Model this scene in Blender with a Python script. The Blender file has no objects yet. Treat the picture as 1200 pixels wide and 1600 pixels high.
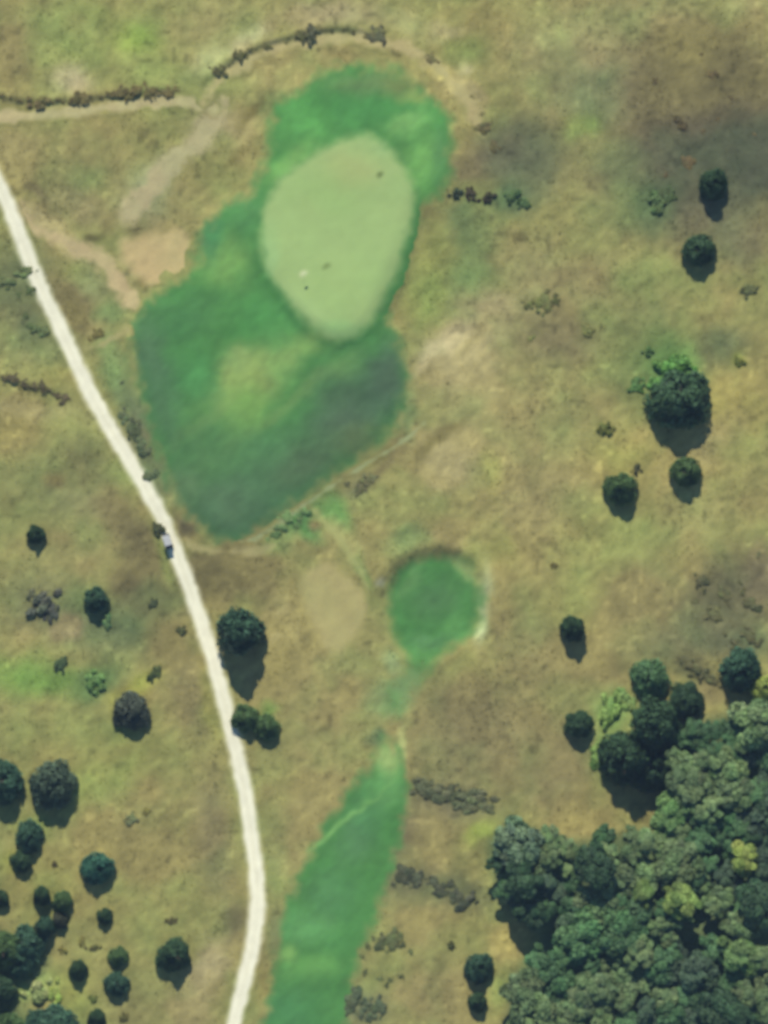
import bpy, math, random
import numpy as np
from mathutils import Vector
R = math.radians
random.seed(7)
scene = bpy.context.scene
col = scene.collection

# ------------------------------------------------------------------ camera
S = 0.1                                   # metres per photograph pixel on the ground
CAM_H = 1500.0
cam_d = bpy.data.cameras.new('camera'); cam = bpy.data.objects.new('camera', cam_d); col.objects.link(cam)
cam.location = (0, 0, CAM_H); cam.rotation_euler = (0, 0, 0)
cam_d.sensor_fit = 'VERTICAL'; cam_d.sensor_height = 36; cam_d.sensor_width = 27
cam_d.lens = 36 * CAM_H / 160.0
cam_d.clip_start = 10; cam_d.clip_end = 8000
cam_d.dof.use_dof = True; cam_d.dof.aperture_fstop = 0.7; cam_d.dof.focus_distance = 670.0
scene.camera = cam

# ------------------------------------------------------------------ sky and sun
SUN_EL, SUN_AZ = R(42), R(-7)             # azimuth from the top of the picture, towards +X
world = bpy.data.worlds.new('World'); scene.world = world; world.use_nodes = True
wn = world.node_tree.nodes; wl = world.node_tree.links
sky = wn.new('ShaderNodeTexSky'); sky.sky_type = 'NISHITA'; sky.sun_disc = False
sky.sun_elevation = SUN_EL; sky.sun_rotation = SUN_AZ
sky.altitude = 1500; sky.dust_density = 0.0; sky.ozone_density = 4.0; sky.air_density = 1.0
bg = wn['Background']; wl.new(sky.outputs[0], bg.inputs[0]); bg.inputs[1].default_value = 0.10
sun_d = bpy.data.lights.new('sun', 'SUN'); sun_d.energy = 4.0; sun_d.angle = R(0.53); sun_d.color = (1.0, 0.955, 0.87)
sun = bpy.data.objects.new('sun', sun_d); col.objects.link(sun)
sdir = Vector((math.sin(SUN_AZ) * math.cos(SUN_EL), math.cos(SUN_AZ) * math.cos(SUN_EL), math.sin(SUN_EL)))
sun.rotation_euler = sdir.to_track_quat('Z', 'Y').to_euler(); sun.location = (0, 0, 200)
vs = scene.view_settings
vs.view_transform = 'Standard'; vs.look = 'None'; vs.exposure = 0.32; vs.gamma = 1.0; vs.use_curve_mapping = False

# ------------------------------------------------------------------ helpers
def P(px, py): return ((px - 600) * S, (800 - py) * S)

_g = {}
def vnoise(x, y, scale, seed):
    """smooth value noise, about -1..1, x and y in metres"""
    if seed not in _g: _g[seed] = np.random.RandomState(seed).uniform(-1, 1, (256, 256))
    g = _g[seed]
    u = x / scale + 1000.37; v = y / scale + 1000.71
    i = np.floor(u).astype(int); j = np.floor(v).astype(int)
    fu = u - i; fv = v - j
    fu = fu * fu * (3 - 2 * fu); fv = fv * fv * (3 - 2 * fv)
    a = g[i % 256, j % 256]; b = g[(i + 1) % 256, j % 256]; c = g[i % 256, (j + 1) % 256]; d = g[(i + 1) % 256, (j + 1) % 256]
    return (a * (1 - fu) + b * fu) * (1 - fv) + (c * (1 - fu) + d * fu) * fv

def fbm(x, y, scale, seed, octv=3):
    s = 0; a = 1; t = 0
    for k in range(octv):
        s = s + a * vnoise(x * math.cos(k) - y * math.sin(k), x * math.sin(k) + y * math.cos(k), scale / 2 ** k, seed + k); t += a; a *= 0.55
    return s / t * 1.4

def sstep(a, b, x):
    t = np.clip((x - a) / (b - a), 0, 1); return t * t * (3 - 2 * t)

def spline(pts, closed=False, n=6):
    """Catmull-Rom through points"""
    pts = [np.array(p, float) for p in pts]; out = []
    N = len(pts)
    for i in range(N if closed else N - 1):
        if closed: p0, p1, p2, p3 = pts[i - 1], pts[i], pts[(i + 1) % N], pts[(i + 2) % N]
        else: p0, p1, p2, p3 = pts[max(i - 1, 0)], pts[i], pts[i + 1], pts[min(i + 2, N - 1)]
        for k in range(n):
            t = k / n
            out.append(0.5 * (2 * p1 + (p2 - p0) * t + (2 * p0 - 5 * p1 + 4 * p2 - p3) * t * t + (3 * p1 - p0 - 3 * p2 + p3) * t ** 3))
    if not closed: out.append(pts[-1])
    return np.array(out)

def seg_dist(x, y, a, b):
    dx, dy = b - a; L = dx * dx + dy * dy + 1e-12
    t = np.clip(((x - a[0]) * dx + (y - a[1]) * dy) / L, 0, 1)
    return np.hypot(x - a[0] - t * dx, y - a[1] - t * dy)

FARD = 20.0
def sd_poly(x, y, poly):
    """signed distance to a closed polygon in metres, negative inside"""
    near = (x > poly[:, 0].min() - FARD) & (x < poly[:, 0].max() + FARD) & (y > poly[:, 1].min() - FARD) & (y < poly[:, 1].max() + FARD)
    if not near.all():
        out = np.full(x.shape, FARD)
        if near.any(): out[near] = sd_poly(x[near], y[near], poly)
        return out
    d = np.full(x.shape, 1e9); ins = np.zeros(x.shape, bool); n = len(poly)
    for i in range(n):
        a, b = poly[i], poly[(i + 1) % n]
        d = np.minimum(d, seg_dist(x, y, a, b))
        c = ((a[1] > y) != (b[1] > y))
        with np.errstate(divide='ignore', invalid='ignore'):
            ins ^= c & (x < (b[0] - a[0]) * (y - a[1]) / (b[1] - a[1] + 1e-12) + a[0])
    return np.where(ins, -d, d)

def d_line(x, y, line, signed=False):
    """distance to an open line; signed: also positive on its left, and the way along it from the nearer end"""
    near = (x > line[:, 0].min() - FARD) & (x < line[:, 0].max() + FARD) & (y > line[:, 1].min() - FARD) & (y < line[:, 1].max() + FARD)
    if not near.all():
        out = np.full(x.shape, FARD); run = np.zeros(x.shape)
        if near.any():
            r_ = d_line(x[near], y[near], line, signed)
            if signed: out[near], run[near] = r_
            else: out[near] = r_
        return (out, run) if signed else out
    d = np.full(x.shape, 1e9); sg = np.ones(x.shape); run = np.zeros(x.shape); acc = 0.0
    for i in range(len(line) - 1):
        a, b = line[i], line[i + 1]
        dx, dy = b - a; L = dx * dx + dy * dy + 1e-12
        t = np.clip(((x - a[0]) * dx + (y - a[1]) * dy) / L, 0, 1)
        e = np.hypot(x - a[0] - t * dx, y - a[1] - t * dy); m = e < d
        d = np.where(m, e, d)
        if signed:
            sg = np.where(m, np.sign(dx * (y - a[1]) - dy * (x - a[0])), sg); run = np.where(m, acc + t * math.sqrt(L), run)
            acc += math.sqrt(L)
    return (d * sg, np.minimum(run, acc - run)) if signed else d

def poly_px(pts, n=3): return np.array([P(*p) for p in spline(pts, True, n)])
def line_px(pts, n=4): return np.array([P(*p) for p in spline(pts, False, n)])

# ------------------------------------------------------------------ outlines read from the photograph
GREEN = poly_px([(560,210),(592,217),(620,245),(643,288),(646,330),(632,390),(614,440),(587,492),(552,526),(518,530),(480,506),(442,462),(416,420),(408,375),(412,330),(432,290),(470,255),(515,226)])
APRON = poly_px([(430,165),(466,142),(500,112),(560,104),(635,110),(668,148),(704,188),(708,240),(694,292),(664,322),(648,352),(632,400),(612,450),(602,488),(622,528),(636,575),(630,640),(600,690),(540,735),(470,785),(405,828),(365,845),(328,834),(290,800),(262,750),(240,690),(220,620),(206,550),(205,515),(226,470),(268,440),(304,418),(316,370),(345,330),(390,298),(414,250),(424,200)])
DISC = poly_px([(606,940),(614,904),(644,876),(690,867),(730,882),(752,918),(752,962),(734,992),(706,1014),(676,1038),(648,1086),(626,1116),(602,1108),(612,1070),(632,1036),(618,996)])
DISC_CORE = poly_px([(606,940),(614,904),(644,876),(690,867),(730,882),(752,918),(752,962),(734,992),(700,1016),(660,1026),(622,1000)])
FAIR = poly_px([(606,1150),(624,1180),(636,1235),(631,1292),(610,1370),(580,1450),(560,1510),(543,1570),(525,1650),(395,1660),(424,1560),(430,1500),(445,1430),(466,1370),(502,1300),(536,1248),(572,1205)])
TANDISC = poly_px([(486,886),(520,880),(548,902),(572,935),(574,965),(556,998),(530,1020),(506,1012),(490,980),(474,945),(470,910)])
PAD = poly_px([(190,372),(235,362),(285,360),(302,392),(298,424),(262,440),(225,445),(200,420),(185,395)])
ROAD = line_px([(-60,185),(-30,235),(0,292),(30,365),(60,440),(100,525),(150,630),(200,715),(243,790),(270,850),(300,930),(328,1015),(350,1095),(368,1170),(385,1250),(396,1330),(403,1400),(396,1470),(380,1540),(364,1605),(352,1680)])
TRACK = line_px([(-60,190),(0,183),(60,178),(150,170),(220,161),(290,158),(335,172)])
SPUR = line_px([(335,168),(330,195),(300,228),(262,262),(232,300),(205,330)])
ARC = line_px([(318,160),(340,130),(372,104),(420,80),(480,66),(540,58),(600,66),(655,86),(700,122),(735,168),(752,200)])
SIDE = line_px([(22,322),(55,355),(100,378),(150,402),(182,440),(205,470)])
EDGEPATH = line_px([(375,854),(430,822),(500,772),(560,732),(620,696),(662,662)])
LINK = line_px([(282,848),(320,858),(350,862),(400,860),(430,852)])
STUB = line_px([(132,548),(165,535),(200,514)])
MIDPATH = line_px([(492,800),(525,835),(552,872),(575,915)])
BANK1 = line_px([(-40,140),(0,152),(60,160),(110,157),(165,152),(210,145),(300,140)])
BANK2 = line_px([(312,142),(345,108),(400,76),(450,60),(490,51),(540,46),(600,56)])
BANK3 = line_px([(-40,575),(0,588),(40,602),(75,611),(110,624)])
BANK4 = line_px([(650,672),(600,715),(560,742)])
WOOD = poly_px([(1230,1085),(1165,1110),(1100,1120),(1050,1165),(1045,1235),(1035,1285),(960,1300),(890,1310),(830,1292),(768,1305),(762,1350),(800,1420),(838,1470),(802,1520),(796,1570),(805,1660),(1150,1660),(1165,1590),(1230,1555)])
WOOD2 = poly_px([(-40,1455),(20,1460),(62,1470),(80,1500),(60,1535),(20,1555),(60,1585),(140,1600),(140,1660),(-40,1660)])

# ------------------------------------------------------------------ relief of the land (metres)
def height(x, y):
    h = 0.55 * fbm(x, y, 45, 11, 2)
    h = h + 0.06 * fbm(x, y, 5.0, 15, 2)
    sa = sd_poly(x, y, APRON); sg = sd_poly(x, y, GREEN); sc = sd_poly(x, y, DISC_CORE)
    flat = sstep(3.0, -3.0, sa)
    h = h + 0.85 * sstep(2.5, -3.5, sa) - 0.5 * flat * sstep(-8, 12, -y - 14) 
    h = h + (0.15 + 0.75 * sstep(50, 32, y)) * sstep(2.4, -2.2, sg)
    h = h - 0.75 * sstep(1.6, -1.5, sc)
    # spoil thrown up round the sunken disc
    h = h + 0.35 * np.exp(-((sc - 1.9) / 1.2) ** 2) * sstep(-20, -12, y)
    for ln, A, fall in ((BANK1, 0.6, 5.0), (BANK2, 0.55, 5.0), (BANK3, 0.6, 4.0)):
        s, end = d_line(x, y, ln, True)
        h = h + A * sstep(-0.7, 0.7, s) * np.exp(-np.maximum(s, 0) / fall) * np.exp(-np.maximum(-s, 0) / fall) * sstep(0, 5.0, end)
    far = sstep(90, 700, np.hypot(x, y))
    h = h + far * 14 * fbm(x, y, 420, 31, 2)
    return h

# ------------------------------------------------------------------ colours of the ground cover
K = np.array([1.19, 1.20, 1.42])           # light that a level surface sends back for albedo 1
def lin(c):
    c = np.asarray(c, float) / 255.0
    return np.where(c <= 0.04045, c / 12.92, ((c + 0.055) / 1.055) ** 2.4)
def alb(c): return lin(c) / K

# x, y, rx, ry (px), turn, colour, strength: patches of greener, drier, browner or bare growth, a few of painted sunlight
PATCH = [
 (1070,150,170,105,15,(126,114,82),.75),(1130,245,135,85,0,(95,97,72),.85),(830,235,70,60,0,(118,116,84),.55),(1000,720,260,150,-30,(165,156,97),.5),(1110,860,120,60,-30,(160,152,96),.4),(760,620,120,140,0,(168,156,106),.45),(870,1060,120,140,-20,(148,143,92),.4),
 (200,100,220,60,0,(156,156,96),.4),(480,1010,90,160,0,(164,152,100),.4),(250,1360,130,130,0,(154,148,90),.4),
 (200,60,170,70,0,(148,160,94),.6),(215,58,40,24,0,(150,172,86),.8),(60,40,90,40,0,(150,156,96),.5),(15,75,40,60,0,(150,134,92),.6),(110,125,35,22,0,(172,164,124),.7),
 (165,28,50,14,30,(130,140,80),.4),(330,40,80,50,0,(160,154,102),.6),(330,92,40,22,-35,(182,184,126),.7),(390,60,40,14,-30,(186,182,132),.7),(520,22,80,22,0,(182,168,124),.7),
 (640,40,50,20,20,(178,170,118),.6),(740,40,90,50,0,(152,148,92),.6),(880,55,14,14,0,(172,180,104),.7),(720,80,50,22,0,(140,146,86),.5),
 (900,80,110,70,0,(160,154,106),.6),(1010,20,90,40,0,(156,154,102),.5),(1165,12,40,22,0,(170,170,112),.6),(930,145,70,50,0,(128,136,94),.6),(910,195,36,22,0,(134,148,84),.6),
 (1110,120,85,70,0,(132,112,80),.8),(1080,65,60,30,0,(150,132,90),.5),(1050,165,60,40,-40,(138,116,86),.6),(1130,235,100,60,0,(110,108,82),.75),(1185,250,50,60,0,(104,107,82),.5),(1040,235,60,40,0,(118,112,84),.6),
 (1090,330,90,60,0,(116,116,86),.6),(1020,320,46,34,-40,(98,118,80),.7),(960,270,50,40,0,(124,130,90),.5),(960,330,60,46,0,(136,144,92),.4),(1150,380,50,40,0,(124,122,90),.5),
 (735,265,34,24,0,(130,116,84),.7),(790,240,40,40,0,(116,116,86),.65),(800,312,34,26,0,(98,118,82),.7),(720,340,26,40,0,(122,138,90),.6),(830,260,40,60,0,(120,124,90),.5),
 (740,400,40,90,10,(122,142,88),.6),(670,420,36,70,12,(148,152,88),.6),(660,480,40,40,0,(140,152,86),.5),(720,140,16,40,-45,(192,176,124),.7),(690,115,16,12,0,(196,170,110),.6),(728,108,14,12,0,(196,186,138),.6),
 (745,148,18,10,45,(150,128,100),.6),(700,50,30,16,0,(178,170,122),.5),
 (470,85,80,20,0,(176,164,108),.6),(420,120,50,30,0,(168,160,104),.6),(420,160,30,16,-45,(120,130,82),.5),(385,215,40,12,-55,(186,176,118),.6),(390,180,40,8,-50,(134,124,76),.6),(370,240,40,8,-50,(128,124,74),.5),
 (340,190,40,30,0,(178,164,122),.6),(280,330,60,60,0,(160,148,98),.5),(225,310,40,50,30,(158,160,116),.7),(245,270,40,20,-45,(170,162,124),.5),(130,270,70,40,0,(140,144,92),.6),(100,220,90,40,0,(150,146,94),.5),(20,240,40,40,0,(164,148,104),.5),
 (60,340,40,16,30,(190,168,126),.7),(120,385,60,14,25,(190,172,128),.7),(60,300,30,10,50,(134,126,88),.6),(120,320,50,30,20,(152,146,102),.6),(150,372,14,7,0,(110,104,66),.7),(215,360,24,8,-10,(128,126,82),.5),
 (200,430,30,40,-40,(176,166,112),.6),(222,442,10,8,0,(140,126,76),.6),(150,450,40,30,0,(148,152,104),.5),(175,490,26,22,0,(132,154,96),.6),(115,480,22,46,-30,(134,116,82),.7),(140,435,16,30,0,(150,146,102),.4),
 (30,440,50,60,0,(120,124,86),.65),(45,510,22,26,0,(96,110,78),.6),(60,540,70,30,0,(136,138,92),.6),(90,590,30,18,0,(168,158,96),.6),(180,580,22,60,-20,(134,152,96),.65),(215,660,26,60,-20,(124,132,96),.65),(240,740,22,50,-20,(128,138,96),.6),
 (60,645,80,16,8,(178,164,118),.6),(120,670,50,30,20,(160,164,100),.6),(40,680,60,40,0,(158,148,94),.5),(140,720,60,50,0,(128,128,84),.6),(60,760,80,50,0,(134,138,88),.6),(85,755,20,14,0,(136,118,78),.6),(130,790,70,30,10,(158,148,104),.5),
 (190,740,20,60,-32,(158,160,98),.5),(20,810,60,40,0,(140,146,90),.5),(215,850,60,30,45,(122,110,78),.75),(120,860,90,40,0,(148,144,94),.5),(200,915,26,30,0,(130,116,80),.7),(240,935,50,30,20,(116,124,82),.6),(262,880,12,50,-25,(142,156,88),.6),
 (60,940,60,50,0,(128,130,92),.5),(140,960,60,50,0,(112,128,82),.6),(105,980,30,18,0,(160,134,104),.6),(190,985,60,40,0,(108,122,82),.65),(30,1050,60,30,0,(134,158,84),.7),(80,1070,60,30,0,(122,152,78),.7),(150,1065,40,30,-30,(104,132,80),.6),(215,1075,50,16,-35,(160,164,84),.6),
 (265,1010,30,60,-20,(132,122,80),.6),(300,1090,30,60,-10,(134,126,86),.6),(325,1100,10,60,-10,(158,154,88),.5),(100,1150,110,50,0,(150,152,92),.5),(200,1170,90,40,0,(144,150,88),.5),(150,1220,90,40,-20,(148,160,90),.6),
 (250,1310,100,90,0,(148,140,90),.6),(190,1330,60,50,0,(164,144,98),.4),(330,1300,30,80,0,(136,130,92),.55),(365,1440,22,34,0,(118,114,78),.7),(345,1370,26,40,0,(136,140,92),.5),(220,1430,90,60,0,(150,150,92),.4),(325,1510,26,50,25,(184,164,124),.75),(300,1570,30,50,20,(170,156,112),.5),
 (60,1380,80,60,0,(152,150,88),.4),(50,1290,30,16,0,(150,162,92),.5),(60,1545,50,22,-15,(160,178,110),.75),(110,1550,40,40,0,(152,158,88),.6),(230,1570,70,40,0,(146,140,92),.4),(20,1345,20,14,0,(160,160,84),.5),
 (330,900,60,46,0,(124,112,78),.75),(300,830,22,22,0,(156,146,92),.5),(285,820,14,18,-30,(108,100,74),.8),(400,905,40,40,0,(132,120,82),.5),(330,800,14,10,0,(150,150,92),.5),(300,790,12,12,0,(162,148,94),.5),
 (440,850,30,18,-20,(156,168,104),.5),(470,815,30,16,-30,(100,142,84),.75),(485,832,22,14,40,(104,148,84),.8),(520,800,20,40,-40,(118,154,88),.7),(495,828,10,10,0,(140,120,84),.6),(540,850,16,46,-40,(170,172,110),.6),(570,890,10,30,-30,(122,142,84),.6),
 (560,760,30,16,-30,(134,134,98),.5),(600,730,40,10,-38,(134,126,86),.5),(690,720,40,40,0,(184,164,120),.7),(730,700,30,40,0,(176,160,112),.5),(720,560,60,50,-30,(176,162,118),.65),(760,500,50,46,0,(172,160,112),.6),(690,540,50,16,-40,(188,178,132),.7),(740,630,50,20,-30,(160,154,104),.5),
 (680,690,50,10,-38,(132,118,76),.6),(770,740,20,40,-10,(172,172,100),.6),(640,650,16,40,0,(120,146,92),.5),(830,480,60,30,0,(150,140,98),.5),(870,530,70,40,0,(130,126,90),.5),(920,440,60,40,0,(152,146,100),.5),(830,420,50,50,0,(158,150,104),.5),
 (1000,500,60,40,0,(128,142,88),.5),(1000,430,60,40,0,(148,152,94),.5),(1000,590,60,60,0,(118,136,82),.55),(1058,568,50,46,0,(112,150,84),.6),(1130,540,40,30,0,(118,120,86),.55),(1155,565,14,12,0,(128,134,72),.6),
 (1150,640,60,60,-40,(170,160,96),.7),(1100,700,80,30,-40,(168,154,108),.5),(960,710,50,36,0,(164,166,94),.5),(880,640,90,60,0,(154,152,98),.5),(850,780,90,70,0,(154,146,100),.5),(1080,800,110,50,-25,(162,158,102),.5),(1160,740,50,50,0,(150,150,92),.5),(950,830,90,60,0,(154,158,94),.5),
 (1140,930,70,60,-35,(122,116,84),.75),(1190,900,30,50,0,(128,110,86),.6),(1000,930,60,40,-30,(152,136,94),.6),(900,930,50,50,0,(152,160,94),.5),(1060,1000,90,40,-20,(122,124,86),.6),(1150,1005,60,30,0,(110,118,86),.6),(1080,1045,40,20,30,(112,114,76),.7),(1110,1085,30,20,20,(150,138,96),.6),
 (940,1040,60,40,0,(150,138,92),.5),(960,1110,40,34,0,(138,166,96),.85),(945,1175,26,36,0,(136,164,92),.85),(1065,1085,18,14,0,(148,160,92),.6),(890,1170,40,60,0,(140,134,92),.5),(850,1230,60,50,0,(140,132,92),.5),(900,1290,60,40,0,(164,150,98),.5),  # the two bright greens at the wood edge paint in sunlit tree sides
 (730,880,20,60,10,(168,172,104),.5),(785,860,30,30,0,(158,158,92),.5),(756,950,12,60,5,(176,186,136),.65),(752,985,8,14,-25,(196,204,152),.6),(740,1040,50,40,0,(150,150,90),.5),(820,1020,60,60,0,(146,140,94),.4),(730,1110,80,50,0,(138,126,88),.7),(720,1180,80,60,0,(138,130,90),.6),(800,1150,60,50,0,(142,134,92),.5),  # pale rim right of the sunken disc is its sunlit bank, painted in
 (600,905,8,8,0,(158,158,128),.8),(640,840,40,20,-20,(124,146,92),.5),(700,835,30,20,0,(146,130,92),.4),(440,970,30,40,0,(172,154,108),.5),(430,1000,14,10,0,(188,178,124),.6),(445,1040,50,40,0,(158,142,96),.5),(520,1070,16,10,0,(126,126,78),.6),(500,1120,60,50,0,(160,148,98),.5),(420,1110,16,12,0,(132,156,84),.6),
 (540,1040,40,30,0,(156,162,102),.4),(600,1090,30,30,0,(122,146,96),.5),(615,1035,12,22,-15,(158,176,124),.5),(630,1160,9,40,5,(178,184,118),.8),(590,1150,16,14,-30,(104,122,84),.6),(480,1170,50,40,0,(154,148,96),.4),(500,1240,40,26,-40,(158,140,98),.5),(460,1300,40,50,0,(158,150,98),.5),(430,1340,20,60,0,(148,158,98),.5),
 (430,1460,14,40,0,(124,136,90),.5),(415,1540,20,30,0,(150,140,84),.5),(640,1300,26,30,0,(124,118,86),.6),(700,1250,70,30,10,(120,116,86),.6),(680,1310,50,40,0,(146,134,92),.5),(700,1340,60,40,0,(154,142,92),.5),(750,1300,30,12,-35,(160,168,88),.7),(640,1380,50,30,0,(112,112,80),.6),(720,1400,50,30,20,(110,114,80),.6),
 (660,1440,50,30,-20,(166,150,100),.5),(610,1500,50,40,0,(140,146,88),.5),(680,1550,60,50,0,(148,132,92),.5),(740,1450,50,40,0,(148,146,90),.4),(790,1470,26,30,0,(168,146,94),.5),(1180,1580,30,40,0,(156,142,96),.7),(565,1575,40,30,0,(112,116,90),.5),(780,1550,20,40,20,(158,170,100),.5),
 (1130,252,125,72,0,(92,95,72),.5),(1110,135,95,60,0,(120,107,78),.35),(800,245,60,46,0,(108,110,82),.4),(690,545,62,9,-40,(198,186,140),.55),(770,480,40,20,0,(180,168,122),.5),(745,545,40,12,-35,(186,174,128),.4),(700,725,30,30,0,(186,170,124),.4),
 (620,1330,20,60,10,(128,126,88),.4),(1130,950,90,60,-35,(112,108,78),.4),(30,470,50,60,0,(112,118,80),.35),
]
TURF = [  # growth within the mown turf; darker greens at lower right paint in slope shade
 (728,895,9,34,-40,(136,170,104),.6),(640,905,10,40,35,(104,152,90),.4),
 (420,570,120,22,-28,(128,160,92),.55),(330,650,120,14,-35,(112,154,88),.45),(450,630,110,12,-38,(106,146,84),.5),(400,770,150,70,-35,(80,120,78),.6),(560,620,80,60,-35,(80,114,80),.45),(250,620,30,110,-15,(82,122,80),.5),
 (560,170,110,34,0,(84,146,80),.6),(590,130,80,18,0,(104,140,86),.6),(480,190,50,40,0,(94,156,84),.6),(660,260,34,60,0,(106,162,88),.7),(640,190,40,16,-20,(116,168,96),.6),(645,155,22,10,10,(132,160,92),.5),(690,240,12,50,0,(96,150,88),.5),(630,130,40,20,0,(112,138,80),.5),
 (450,260,50,16,-38,(118,168,94),.6),(380,330,40,40,0,(88,144,84),.5),(350,410,40,40,0,(118,164,90),.6),(330,370,20,40,0,(78,134,82),.6),(390,590,50,40,-35,(136,164,94),.75),(370,560,30,20,0,(136,166,100),.5),(380,640,30,50,10,(114,160,86),.7),(440,560,30,40,0,(118,162,92),.5),(540,570,26,20,0,(104,152,88),.5),
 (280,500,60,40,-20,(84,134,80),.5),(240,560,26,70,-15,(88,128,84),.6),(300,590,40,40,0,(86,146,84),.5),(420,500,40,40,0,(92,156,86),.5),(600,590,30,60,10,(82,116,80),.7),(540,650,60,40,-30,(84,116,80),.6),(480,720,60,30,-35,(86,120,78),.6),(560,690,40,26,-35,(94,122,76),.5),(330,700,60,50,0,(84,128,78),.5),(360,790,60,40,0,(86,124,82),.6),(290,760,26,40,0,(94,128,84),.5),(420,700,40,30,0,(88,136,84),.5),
 (680,930,40,36,0,(86,130,80),.5),(710,985,24,20,0,(94,150,84),.6),(670,1000,30,14,0,(98,148,92),.5),(640,1080,30,40,0,(122,156,100),.6),(620,1060,12,30,0,(116,152,96),.5),
 (600,1230,30,40,0,(104,160,92),.6),(560,1300,30,60,20,(88,138,86),.6),(540,1280,90,5,-42,(114,164,94),.5),(480,1330,60,5,-42,(116,168,96),.5),(520,1400,40,40,0,(88,140,86),.5),(480,1450,50,30,0,(100,158,94),.5),(520,1480,30,20,0,(86,144,80),.5),(490,1510,50,20,-10,(106,162,88),.6),(450,1580,50,40,0,(84,140,84),.6),(605,1180,20,26,0,(140,172,104),.7),(450,1490,14,14,0,(128,172,96),.5),
]
GREENP = [(550,265,50,30,0,(178,186,124),.5),(520,300,60,40,0,(160,190,120),.4),(480,480,60,14,40,(172,200,134),.5),(530,515,40,16,0,(150,190,124),.5),(420,400,14,50,0,(160,196,132),.5),(600,230,20,12,40,(160,192,128),.4),
 (595,271,6,7,30,(124,142,88),.9),(511,414,8,6,-35,(126,146,88),.9),(474,430,8,5,-30,(206,214,170),.8),(530,450,60,50,0,(166,196,124),.3)]

def patches(c, x, y, lst, seed, exag=.12):
    ref = c[0].copy()
    px = x / S + 600 + 7 * fbm(x, y, 3.0, seed, 2); py = 800 - y / S + 7 * fbm(x, y, 3.0, seed + 5, 2)
    for (cx, cy, rx, ry, a, cc, w) in lst:
        m = (abs(px - cx) < 3 * max(rx, ry)) & (abs(py - cy) < 3 * max(rx, ry))
        if not m.any(): continue
        dx = px[m] - cx; dy = py[m] - cy; ca = math.cos(R(a)); sa = math.sin(R(a))
        u = (dx * ca + dy * sa) / rx; v = (-dx * sa + dy * ca) / ry
        k = (min(.95, w * 1.35) * np.exp(-((u * u + v * v) ** 1.4)))[:, None]
        cc = np.array(cc, float); cc = cc + (cc - ref) * exag
        c[m] = c[m] * (1 - k) + cc * k
    return c

def mottle(c, x, y, amp, seed):
    n = amp * (0.55 * fbm(x, y, 3.5, seed, 2) + 0.75 * fbm(x * 0.8 + y * 0.6, (y * 0.8 - x * 0.6) * 1.6, 1.5, seed + 10, 2))
    hue = amp * fbm(x, y, 5.0, seed + 20, 3)
    c = c * (1 + n)[:, None]
    c[:, 0] *= 1 + 0.34 * hue; c[:, 1] *= 1 - 0.14 * hue; c[:, 2] *= 1 + 0.1 * hue
    return c

def rough_rgb(x, y):
    c = np.tile(np.array([153., 149., 94.]), (len(x), 1))
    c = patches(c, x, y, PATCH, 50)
    for pl, cc in ((WOOD, (98, 116, 80)), (WOOD2, (104, 118, 78))):
        w = (0.9 * sstep(1.0, -2.0, sd_poly(x, y, pl)))[:, None]
        c = c * (1 - w) + np.array(cc, float) * w
    c = mottle(c, x, y, 0.115 * sstep(24, 4, np.maximum(np.abs(x) - 62, np.abs(y) - 82)), 60)   # beyond the fine mesh the material alone carries the mottling
    sp = vnoise(x, y, .9, 71) + .6 * vnoise(x, y, 7.0, 72)
    c = c * (1 + (-.16 * sstep(.75, 1.2, sp) + .13 * sstep(-.75, -1.2, sp)) * (np.maximum(np.abs(x) - 64, np.abs(y) - 84) < 0))[:, None]
    c[:, 1] = np.maximum(c[:, 1], .93 * c[:, 0]); return c

def turf_rgb(x, y):
    c = np.tile(np.array([82., 136., 74.]), (len(x), 1))
    sg = sd_poly(x, y, GREEN)
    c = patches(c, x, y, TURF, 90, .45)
    return mottle(c, x, y, 0.07, 95)
def green_rgb(x, y):
    c = np.tile(np.array([163., 189., 124.]), (len(x), 1))
    c = patches(c, x, y, GREENP, 130)
    return mottle(c, x, y, 0.022, 135)
def flat_rgb(cc, amp, seed):
    def f(x, y): return mottle(np.tile(np.array(cc, float), (len(x), 1)), x, y, amp, seed)
    return f

# ------------------------------------------------------------------ materials
def ground_mat(name, rough=0.95, bump=0.25, fine=0.3, scale=5.0):
    m = bpy.data.materials.new(name); m.use_nodes = True
    n = m.node_tree.nodes; l = m.node_tree.links; b = n['Principled BSDF']
    b.inputs['Roughness'].default_value = rough; b.inputs['Specular IOR Level'].default_value = 0.12
    at = n.new('ShaderNodeAttribute'); at.attribute_name = 'growth'
    tc = n.new('ShaderNodeTexCoord')
    nz = n.new('ShaderNodeTexNoise'); nz.inputs['Scale'].default_value = scale; nz.inputs['Detail'].default_value = 5; nz.inputs['Roughness'].default_value = 0.65
    l.new(tc.outputs['Object'], nz.inputs['Vector'])
    mr = n.new('ShaderNodeMapRange'); mr.inputs[1].default_value = 0.25; mr.inputs[2].default_value = 0.75
    mr.inputs[3].default_value = 1 - fine; mr.inputs[4].default_value = 1 + fine
    l.new(nz.outputs['Fac'], mr.inputs[0])
    mx = n.new('ShaderNodeVectorMath'); mx.operation = 'SCALE'
    l.new(at.outputs['Color'], mx.inputs[0]); l.new(mr.outputs[0], mx.inputs['Scale'])
    l.new(mx.outputs[0], b.inputs['Base Color'])
    bp = n.new('ShaderNodeBump'); bp.inputs['Strength'].default_value = bump; bp.inputs['Distance'].default_value = 0.06
    l.new(nz.outputs['Fac'], bp.inputs['Height']); l.new(bp.outputs[0], b.inputs['Normal'])
    return m
M_ROUGH = ground_mat('dry_rough_grass', 0.95, 0.5, 0.22, 4.0)
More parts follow.
